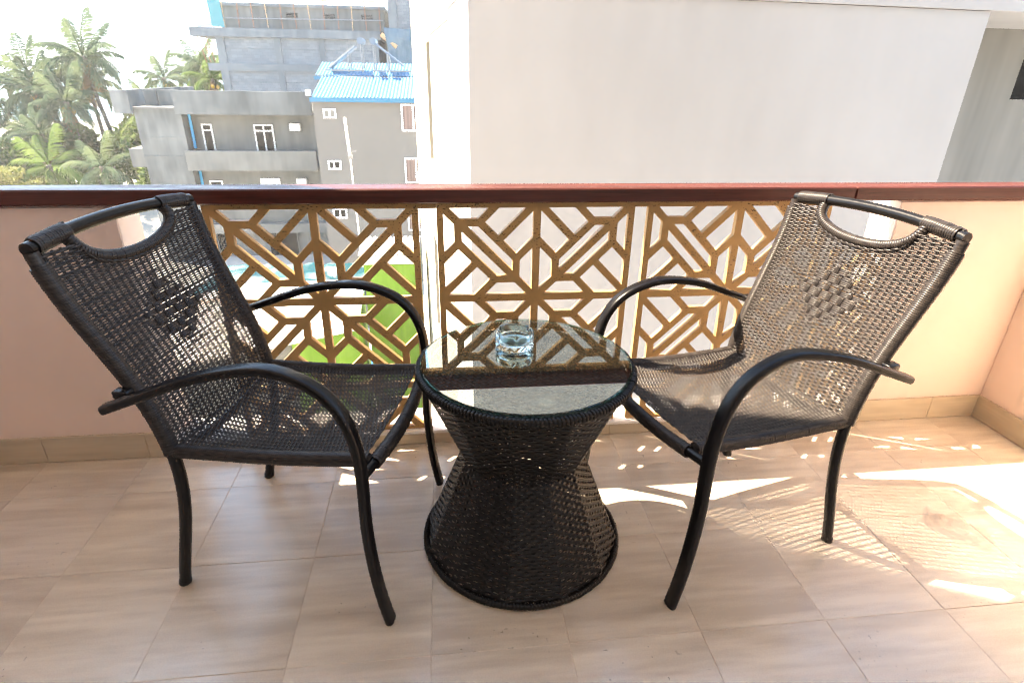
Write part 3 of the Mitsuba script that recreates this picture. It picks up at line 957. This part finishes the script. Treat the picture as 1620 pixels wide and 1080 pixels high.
put('floor_slab', bx(-16.1, -3.7, 47.85, 60, 1.12, 1.63), 'raw_concrete_bsdf', g)
put('upper_wall', bx(-14.9, -3.3, 48.6, 60, 3.92, 5.35), 'plaster_bsdf', g)
put('upper_slab', bx(-15.3, -3.2, 48.4, 60, 5.35, 5.55), 'raw_concrete_bsdf', g)
put('lower_body', bx(-15.2, -3.8, 48.4, 60, GZ, 3.3), 'raw_concrete_bsdf', g)
for x0, x1 in ((-10.3, -9.5), (-7.66, -6.84), (-4.95, -4.15)):
    w = put('vent_opening', bx(x0, x1, 48.53, 48.595, 4.70, 5.0), 'dark_opening_bsdf', g)
    for q in range(3):
        put('louvre', bx(x0, x1, 48.5, 48.529, 4.72 + q * .1, 4.755 + q * .1), 'grey_wall_bsdf', w)
put('tower_wall', bx(-2.7, 1, 47.6, 56, GZ, 9), 'block_bsdf', g)
for x0, x1 in ((-2.9, -2.3), (-1.25, -.85)):
    put('tower_column', bx(x0, x1, 47.4, 47.9, GZ, 9), 'raw_concrete_bsdf', g)
for z in (3.95, 6.4):
    put('tower_beam', bx(-2.3, 1, 47.5, 47.6, z, z + .12), 'raw_concrete_bsdf', g)
rg = random.Random(11)
for x in (-16.3, -16.0, -15.7):
    put('steel_prop', sweep(np.array([[x, 48.3, 1.65], [x - .3, 48.2, 3.34]]), [1, 0, 0], .03, .03, 6), 'rust_bsdf', g)
for k in range(12):
    x = -14.6 + k * 1.0
    put('scaffold_pole', sweep(np.array([[x, 48.3, 3.93], [x + rg.uniform(-.1, .1), 48.3, 6.3 + rg.uniform(0, .6)]]), [1, 0, 0], .03, .03, 6), 'rust_bsdf' if k % 3 else 'timber_bsdf', g)
for z, b in ((5.75, 'timber_bsdf'), (6.1, 'timber_bsdf'), (4.55, 'steel_bsdf')):
    put('scaffold_rail', sweep(np.array([[-15, 48.25, z], [-3.4, 48.25, z + .1]]), [0, 0, 1], .035, .035, 6), b, g)


def sheet(P00, P10, P11, P01, n=14, amp=.12, seed=1, thick=.02):
    u, v = np.meshgrid(np.linspace(0, 1, n), np.linspace(0, 1, n), indexing='ij')
    P = ((1 - u) * (1 - v))[..., None] * np.array(P00) + (u * (1 - v))[..., None] * np.array(P10) + (u * v)[..., None] * np.array(P11) + ((1 - u) * v)[..., None] * np.array(P01)
    nn = np.cross(np.array(P10) - P00, np.array(P01) - P00).astype(float)
    nn /= np.linalg.norm(nn)
    from meshkit import fbm as mfbm
    P = P + nn * ((mfbm(P * 1.1, 3, seed) - .5) * 2 * amp)[..., None]
    V = np.vstack([P.reshape(-1, 3), (P - nn * thick).reshape(-1, 3)])
    i, j = np.meshgrid(np.arange(n - 1), np.arange(n - 1), indexing='ij')
    a = (i * n + j).ravel()
    f = np.vstack([np.stack([a, a + n, a + n + 1], 1), np.stack([a, a + n + 1, a + 1], 1)])
    return trimesh.Trimesh(V, np.vstack([f, f[:, ::-1] + n * n]), process=False)


k = put('pale_blue_sheet', sheet((-16.4, 47.8, 4.0), (-15.1, 47.8, 4.75), (-15.0, 47.9, 4.05), (-16.3, 47.9, 3.93), 10, .06, 2), 'pale_tarp_bsdf', None, True)
tag(k, 'pale blue sheet slanting off the left end of the unfinished slab', 'sheet')
k = put('teal_net', sheet((-15.3, 47.75, 3.95), (-14.45, 47.8, 3.95), (-14.6, 47.8, 6.1), (-15.4, 47.75, 6.1), 12, .08, 4), 'teal_net_bsdf', None, True)
tag(k, 'teal safety net hanging on the left corner of the unfinished building', 'net')
k = put('dark_net', sheet((-3.3, 47.2, 4.15), (.6, 47.2, 3.95), (.6, 47.1, .9), (-2.7, 47.1, .9), 18, .22, 6), 'net_bsdf', None, True)
tag(k, 'dark blue grey net draped below the tower of the unfinished building', 'net')
k = put('timber_prop', sweep(np.array([[-3.5, 47.3, 3.7], [-2.4, 47.2, 2.9]]), [0, 0, 1], .16, .1, 6), 'timber_bsdf')
tag(k, 'pale timber plank jutting out beside the dark net', 'plank')

# ---------------------------------------------------------------- lower neighbours seen through the screens
g = thing('green_building', 'lime green low building with a pale corrugated roof seen through the left screen', 'building')
put('wall', bx(-1.3, .05, 13.0, 14.1, GZ, -2.96), 'green_wall_bsdf', g)
put('fascia', bx(-1.36, .06, 12.9, 12.995, -3.02, -2.80), 'grey_roof_bsdf', g)
put('roof', corrugated(-1.4, .06, 12.88, 14.15, -2.78, -2.66, .13, .03), 'grey_roof_bsdf', g, True)
g2 = thing('terrace_building', 'white flat roof slab over a green wall in front of the lime green building', 'building')
top = [(-5.3, 9.35), (-3.38, 10.33), (-1.32, 11.38), (-1.55, 14.8), (-4.6, 14.6), (-6.6, 13.0)]
put('roof_slab', prism(top, .09, -4.09), 'slab_bsdf', g2)
inn = [(-2.66, 10.78), (-1.34, 11.46), (-1.60, 14.7), (-2.9, 14.5)]
put('green_wall', prism(inn, -GZ - 4.092, GZ), 'green_wall_bsdf', g2)
put('grey_wall', prism([(-5.2, 9.55), (-2.69, 10.85), (-2.95, 14.4), (-6.4, 12.9)], -GZ - 4.093, GZ), 'plaster_bsdf', g2)
am = thing('antenna_mast', 'thin white antenna mast standing at the left edge of the pale corrugated roof', 'antenna')
put('pole', sweep(np.array([[-1.46, 13.95, -3.4], [-1.52, 14.0, -.6]]), [1, 0, 0], .022, .022, 10), 'white_frame_bsdf', am, 50)
put('radome', sweep(np.array([[-1.52, 14.0, -.62], [-1.56, 14.0, .26]]), [1, 0, 0], .036, .036, 12), 'white_frame_bsdf', am, 50)
put('bracket', bx(-1.56, -1.46, 13.93, 14.05, -.68, -.60), 'steel_bsdf', am)
put('cross_arm', bx(-1.56, -1.36, 13.97, 14.0, -.52, -.50), 'steel_bsdf', am)
put('bracket', bx(-1.54, -1.46, 13.93, 14.04, -1.75, -1.68), 'steel_bsdf', am)
k = put('teal_tarpaulin', sheet((-9.5, 21.6, -7.0), (-2.6, 21.6, -7.0), (-2.8, 25.4, -6.75), (-9.5, 25.6, -6.8), 30, .5, 9), 'teal_tarp_bsdf', None, True)
tag(k, 'crumpled teal and pale blue tarpaulin spread below the concrete building', 'tarpaulin')
sh = thing('low_shed', 'low grey shed carrying the teal tarpaulin', 'shed')
put('wall', bx(-9.2, -2.6, 22.0, 25.4, GZ, -7.35), 'plaster_bsdf', sh)
k = put('blue_tarpaulin', sheet((-3.0, 16.4, -8.0), (-1.4, 16.4, -8.1), (-1.4, 17.6, -7.7), (-3.0, 17.8, -7.6), 12, .25, 3), 'blue_tarp_bsdf', None, True)
tag(k, 'crumpled blue tarpaulin on the ground at the foot of the green wall', 'tarpaulin')
rub = []
rr = np.random.default_rng(4)
rb = thing('rubble_heap', 'heap of grey rubble beside the blue tarpaulin', 'rubble')
for q in range(26):
    s = rr.uniform(.12, .4)
    m = trimesh.creation.icosphere(1, s)
    m.vertices *= rr.uniform(.6, 1.2, 3)
    m.apply_translation((-3.4 + rr.normal(0, .5), 16.4 + rr.normal(0, .4), GZ + .2 + abs(rr.normal(0, .25))))
    rub.append(m)
labels[put('stones', cat(rub), 'rubble_bsdf', rb)] = {'kind': 'stuff'}
st = thing('brick_stack', 'small stack of reddish blocks standing in the sunlit lane', 'blocks')
for q in range(10):
    put('block', bx(-.42 + (q % 2) * .26, -.18 + (q % 2) * .26, 15.3, 15.6, GZ + (q // 2) * .16, GZ + .15 + (q // 2) * .16, .01), 'terracotta_bsdf', st)

# ---------------------------------------------------------------- ground, sea
struct('ground', trimesh.Trimesh([[-400, -60, GZ], [400, -60, GZ], [400, 130, GZ], [-400, 130, GZ]], [[0, 1, 2], [0, 2, 3]], process=False), 'sand_bsdf', label='pale sandy ground between the houses')
struct('sea', trimesh.Trimesh([[-5000, 80, GZ - .3], [5000, 80, GZ - .3], [5000, 5500, GZ - .3], [-5000, 5500, GZ - .3]], [[0, 1, 2], [0, 2, 3]], process=False), 'sea_bsdf', label='pale sea glimpsed between the palms')


# ---------------------------------------------------------------- palms
def frond_mesh(L, droop, seed, n=30):
    r = np.random.default_rng(seed)
    t = np.linspace(0, 1, 12)
    x = L * (t - .22 * droop * t ** 3)
    z = L * (.32 * t - .62 * droop * t ** 2.2)
    R_ = np.stack([x, 0 * t, z], 1)
    ms = [sweep(R_, [0, 1, 0], np.linspace(.05, .012, 12), np.linspace(.04, .01, 12), 4, caps=False)]
    V, Fc = [], []
    for i in range(n):
        a = .12 + .88 * (i + .5) / n
        p = np.array([np.interp(a, t, R_[:, q]) for q in range(3)])
        d = np.array([np.interp(min(a + .03, 1), t, R_[:, q]) for q in range(3)]) - np.array([np.interp(a - .03, t, R_[:, q]) for q in range(3)])
        d /= np.linalg.norm(d)
        ln = L * .27 * (math.sin(math.pi * (.12 + .8 * a)) ** .7) * r.uniform(.8, 1.15)
        for s in (-1, 1):
            side = np.array([0, s, 0]) * .8 + d * .55 + np.array([0, 0, -.35 - .4 * r.random()])
            side /= np.linalg.norm(side)
            mid, tip = p + side * ln * .55, p + side * ln + np.array([0, 0, -.28 * ln])
            w = d * .045 * L / 3
            b = len(V)
            V += [p - w * .6, p + w * .6, mid + w, mid - w, tip]
            Fc += [[b, b + 1, b + 2], [b, b + 2, b + 3], [b + 3, b + 2, b + 4]]
    ms.append(trimesh.Trimesh(V, Fc, process=False))
    return cat(ms)


FR = {}
for bs in ('frond_bsdf', 'young_frond_bsdf', 'dead_frond_bsdf'):
    FR[bs] = [mikit.ply(frond_mesh(3.4, d, 10 + i), bs) for i, d in enumerate((.35, .7, 1.0, 1.25))]


def palm(label, x, y, ztop, lean, size=1.0, n=22, bs='frond_bsdf', seed=0, low=-.5, nuts=True, base=None, dead=3, trunk_r=.16):
    size *= .92
    r = random.Random(seed)
    k = thing('palm_tree', label, 'palm tree', 'coconut palms behind the concrete building')
    zb = GZ if base is None else base
    tr = spline([[x + lean, y, zb], [x + lean * .7, y, zb + (ztop - zb) * .35], [x + lean * .2, y, zb + (ztop - zb) * .75], [x, y, ztop]], 24)
    rad = np.linspace(trunk_r * 1.25, trunk_r * .7, 24) * (1 + .06 * (np.arange(24) % 2))
    put('trunk', sweep(tr, [0, 1, 0], rad, rad, 9), 'trunk_bsdf', k, 50)
    cr = put('crown', trimesh.creation.icosphere(1, .22 * size), 'trunk_bsdf', k, True, T().translate([x, y, ztop]))
    for i in range(n):
        a = i * 137.5 + r.uniform(-15, 15)
        e = 70 - 118 * (i / n) ** .8 + r.uniform(-8, 8)
        if e < 0:
            e *= .9
        v = 0 if e > 45 else 1 if e > 15 else 2 if e > -15 else 3
        s = size * r.uniform(.85, 1.1)
        b = bs
        if i >= n - dead:
            b, e = 'dead_frond_bsdf', -55 - r.uniform(0, 20)
            s *= .8
        put('frond', FR[b][v], None, cr, to_world=T().translate([x, y, ztop]).rotate([0, 0, 1], a).rotate([0, 1, 0], -(e - 10)).scale(s))
    if nuts:
        for i in range(4):
            a = r.uniform(0, 6.28)
            put('coconut', trimesh.creation.icosphere(1, .15), 'coconut_bsdf', cr, True, T().translate([x + .3 * math.cos(a), y + .3 * math.sin(a), ztop - .35 - .2 * r.random()]))


palm('tallest palm with a full feathery crown, its trunk leaning right', -25.6, 50, 1.75, 1.2, 1.15, 26, seed=1, dead=5)
palm('sparse palm in the far left, its crown above the others beside it', -30.3, 51, .75, -.6, 1.05, 16, seed=2, dead=1)
palm('dense broad palm between the sparse palm and the tallest palm', -29.0, 49, -.55, .8, 1.1, 26, seed=3, dead=4)
palm('palm cut by the left edge of the picture', -32.9, 48, -1.0, -.4, 1.0, 20, seed=4, dead=2)
palm('low drooping palm with yellow coconuts at far left', -31.2, 50, -3.2, .5, .8, 20, seed=5, dead=4)
palm('palm peeking over the left end of the concrete parapet', -22.7, 56, .35, .5, .85, 18, seed=6)
palm('palm above the concrete parapet, second to the right of the tallest', -20.9, 58, .75, 0, .85, 18, seed=7, dead=2)
palm('yellowish palm above the concrete parapet near the unfinished building', -19.0, 56, .55, .2, .8, 18, 'young_frond_bsdf', seed=8, dead=2)
palm('palm right beside the left side of the unfinished building', -18.0, 52, 1.55, .3, .85, 18, seed=9, dead=2)
palm('brownish palm with dead fronds against the unfinished building', -16.9, 50.5, .45, .2, .72, 20, 'young_frond_bsdf', seed=10, dead=10)
palm('dark palm crown hanging below the tallest palm', -26.0, 47, -1.2, .9, .95, 20, seed=11, dead=5, trunk_r=.1)
palm('hazy palm crown filling the gap left of the tallest palm', -27.3, 53, .2, .3, .95, 20, seed=21, dead=3)
palm('palm with many brown hanging fronds behind the dense broad palm', -30.6, 55, -1.2, .4, 1.0, 22, seed=22, dead=8)
palm('low full palm in front of the trunk of the tallest palm', -27.6, 46, -3.3, .3, .9, 20, seed=23, dead=3)
palm('slender palm just left of the concrete wall', -23.6, 54, -1.2, -.5, .7, 16, seed=24, dead=3, trunk_r=.09)
palm('bright green young palm low in front of the trees', -26.0, 43, -5.0, .2, 1.0, 14, 'young_frond_bsdf', seed=12, dead=0, nuts=False, low=0)
palm('dark low palm at the bottom left corner above the handrail', -30.5, 43, -5.2, .1, 1.0, 14, seed=13, dead=0, nuts=False)
palm('short green palm left of the small concrete box', -21.6, 41, -4.8, .1, .85, 14, seed=14, dead=0, nuts=False)


def leaf_cloud(cx, cy, cz, rx, ry, rz_, n, seed, size):
    r = np.random.default_rng(seed)
    nb = 9
    cen = np.stack([r.uniform(-.75, .75, nb), r.uniform(-.75, .75, nb), r.uniform(-.5, .8, nb)], 1)
    rad = r.uniform(.28, .55, nb)
    b = r.integers(0, nb, n)
    d = r.normal(size=(n, 3))
    d /= np.linalg.norm(d, axis=1, keepdims=True)
    P = (cen[b] + d * (rad[b] * r.uniform(.55, 1.05, n) ** .6)[:, None]) * [rx, ry, rz_] + [cx, cy, cz]
    u = r.normal(size=(n, 3)); u /= np.linalg.norm(u, axis=1, keepdims=True)
    v = np.cross(u, r.normal(size=(n, 3))); v /= np.linalg.norm(v, axis=1, keepdims=True)
    s = size * r.uniform(.6, 1.3, n)[:, None]
    V = np.stack([P - u * s, P + v * s * .45, P + u * s, P - v * s * .45], 1).reshape(-1, 3)
    i = np.arange(n) * 4
    return trimesh.Trimesh(V, np.vstack([np.stack([i, i + 1, i + 2], 1), np.stack([i, i + 2, i + 3], 1)]), process=False)


def tree(label, x, y, z, rx, rz_, n, seed, bs='bush_bsdf', size=.3):
    k = thing('broadleaf_tree', label, 'tree', 'broadleaf trees below the palms')
    put('trunk', sweep(spline([[x, y, GZ], [x + .2, y, (GZ + z) / 2], [x, y, z]], 10), [0, 1, 0], np.linspace(.2, .08, 10), np.linspace(.2, .08, 10), 8), 'trunk_bsdf', k, 50)
    labels[put('crown', leaf_cloud(x, y, z, rx, rx, rz_, n, seed, size), bs, k)] = {'kind': 'stuff'}


tree('dark leafy tree beside the small concrete box on the left building', -20.2, 46, -4.6, 2.6, 2.2, 3000, 1)
tree('pale leafy tree top beside the left wall of the concrete building', -21.3, 48, -3.0, 1.9, 1.6, 1800, 2, 'pale_bush_bsdf', .24)
tree('leafy tree under the dense broad palm', -27.6, 47, -5.4, 3.4, 2.3, 3800, 3)
tree('leafy tree behind the bright green young palm', -24.0, 47, -5.0, 2.9, 2.2, 3000, 4, 'bush_bsdf', .28)
tree('leafy tree in the far left corner', -34.0, 46, -5.6, 3.4, 1.9, 3000, 5)
tree('pale yellowish bush top showing above the handrail at far left', -28.5, 40, -5.6, 2.6, .9, 2200, 6, 'pale_bush_bsdf', .22)
tree('dark tree at the foot of the concrete building', -17.6, 40, -5.4, 1.7, 1.5, 1800, 7)
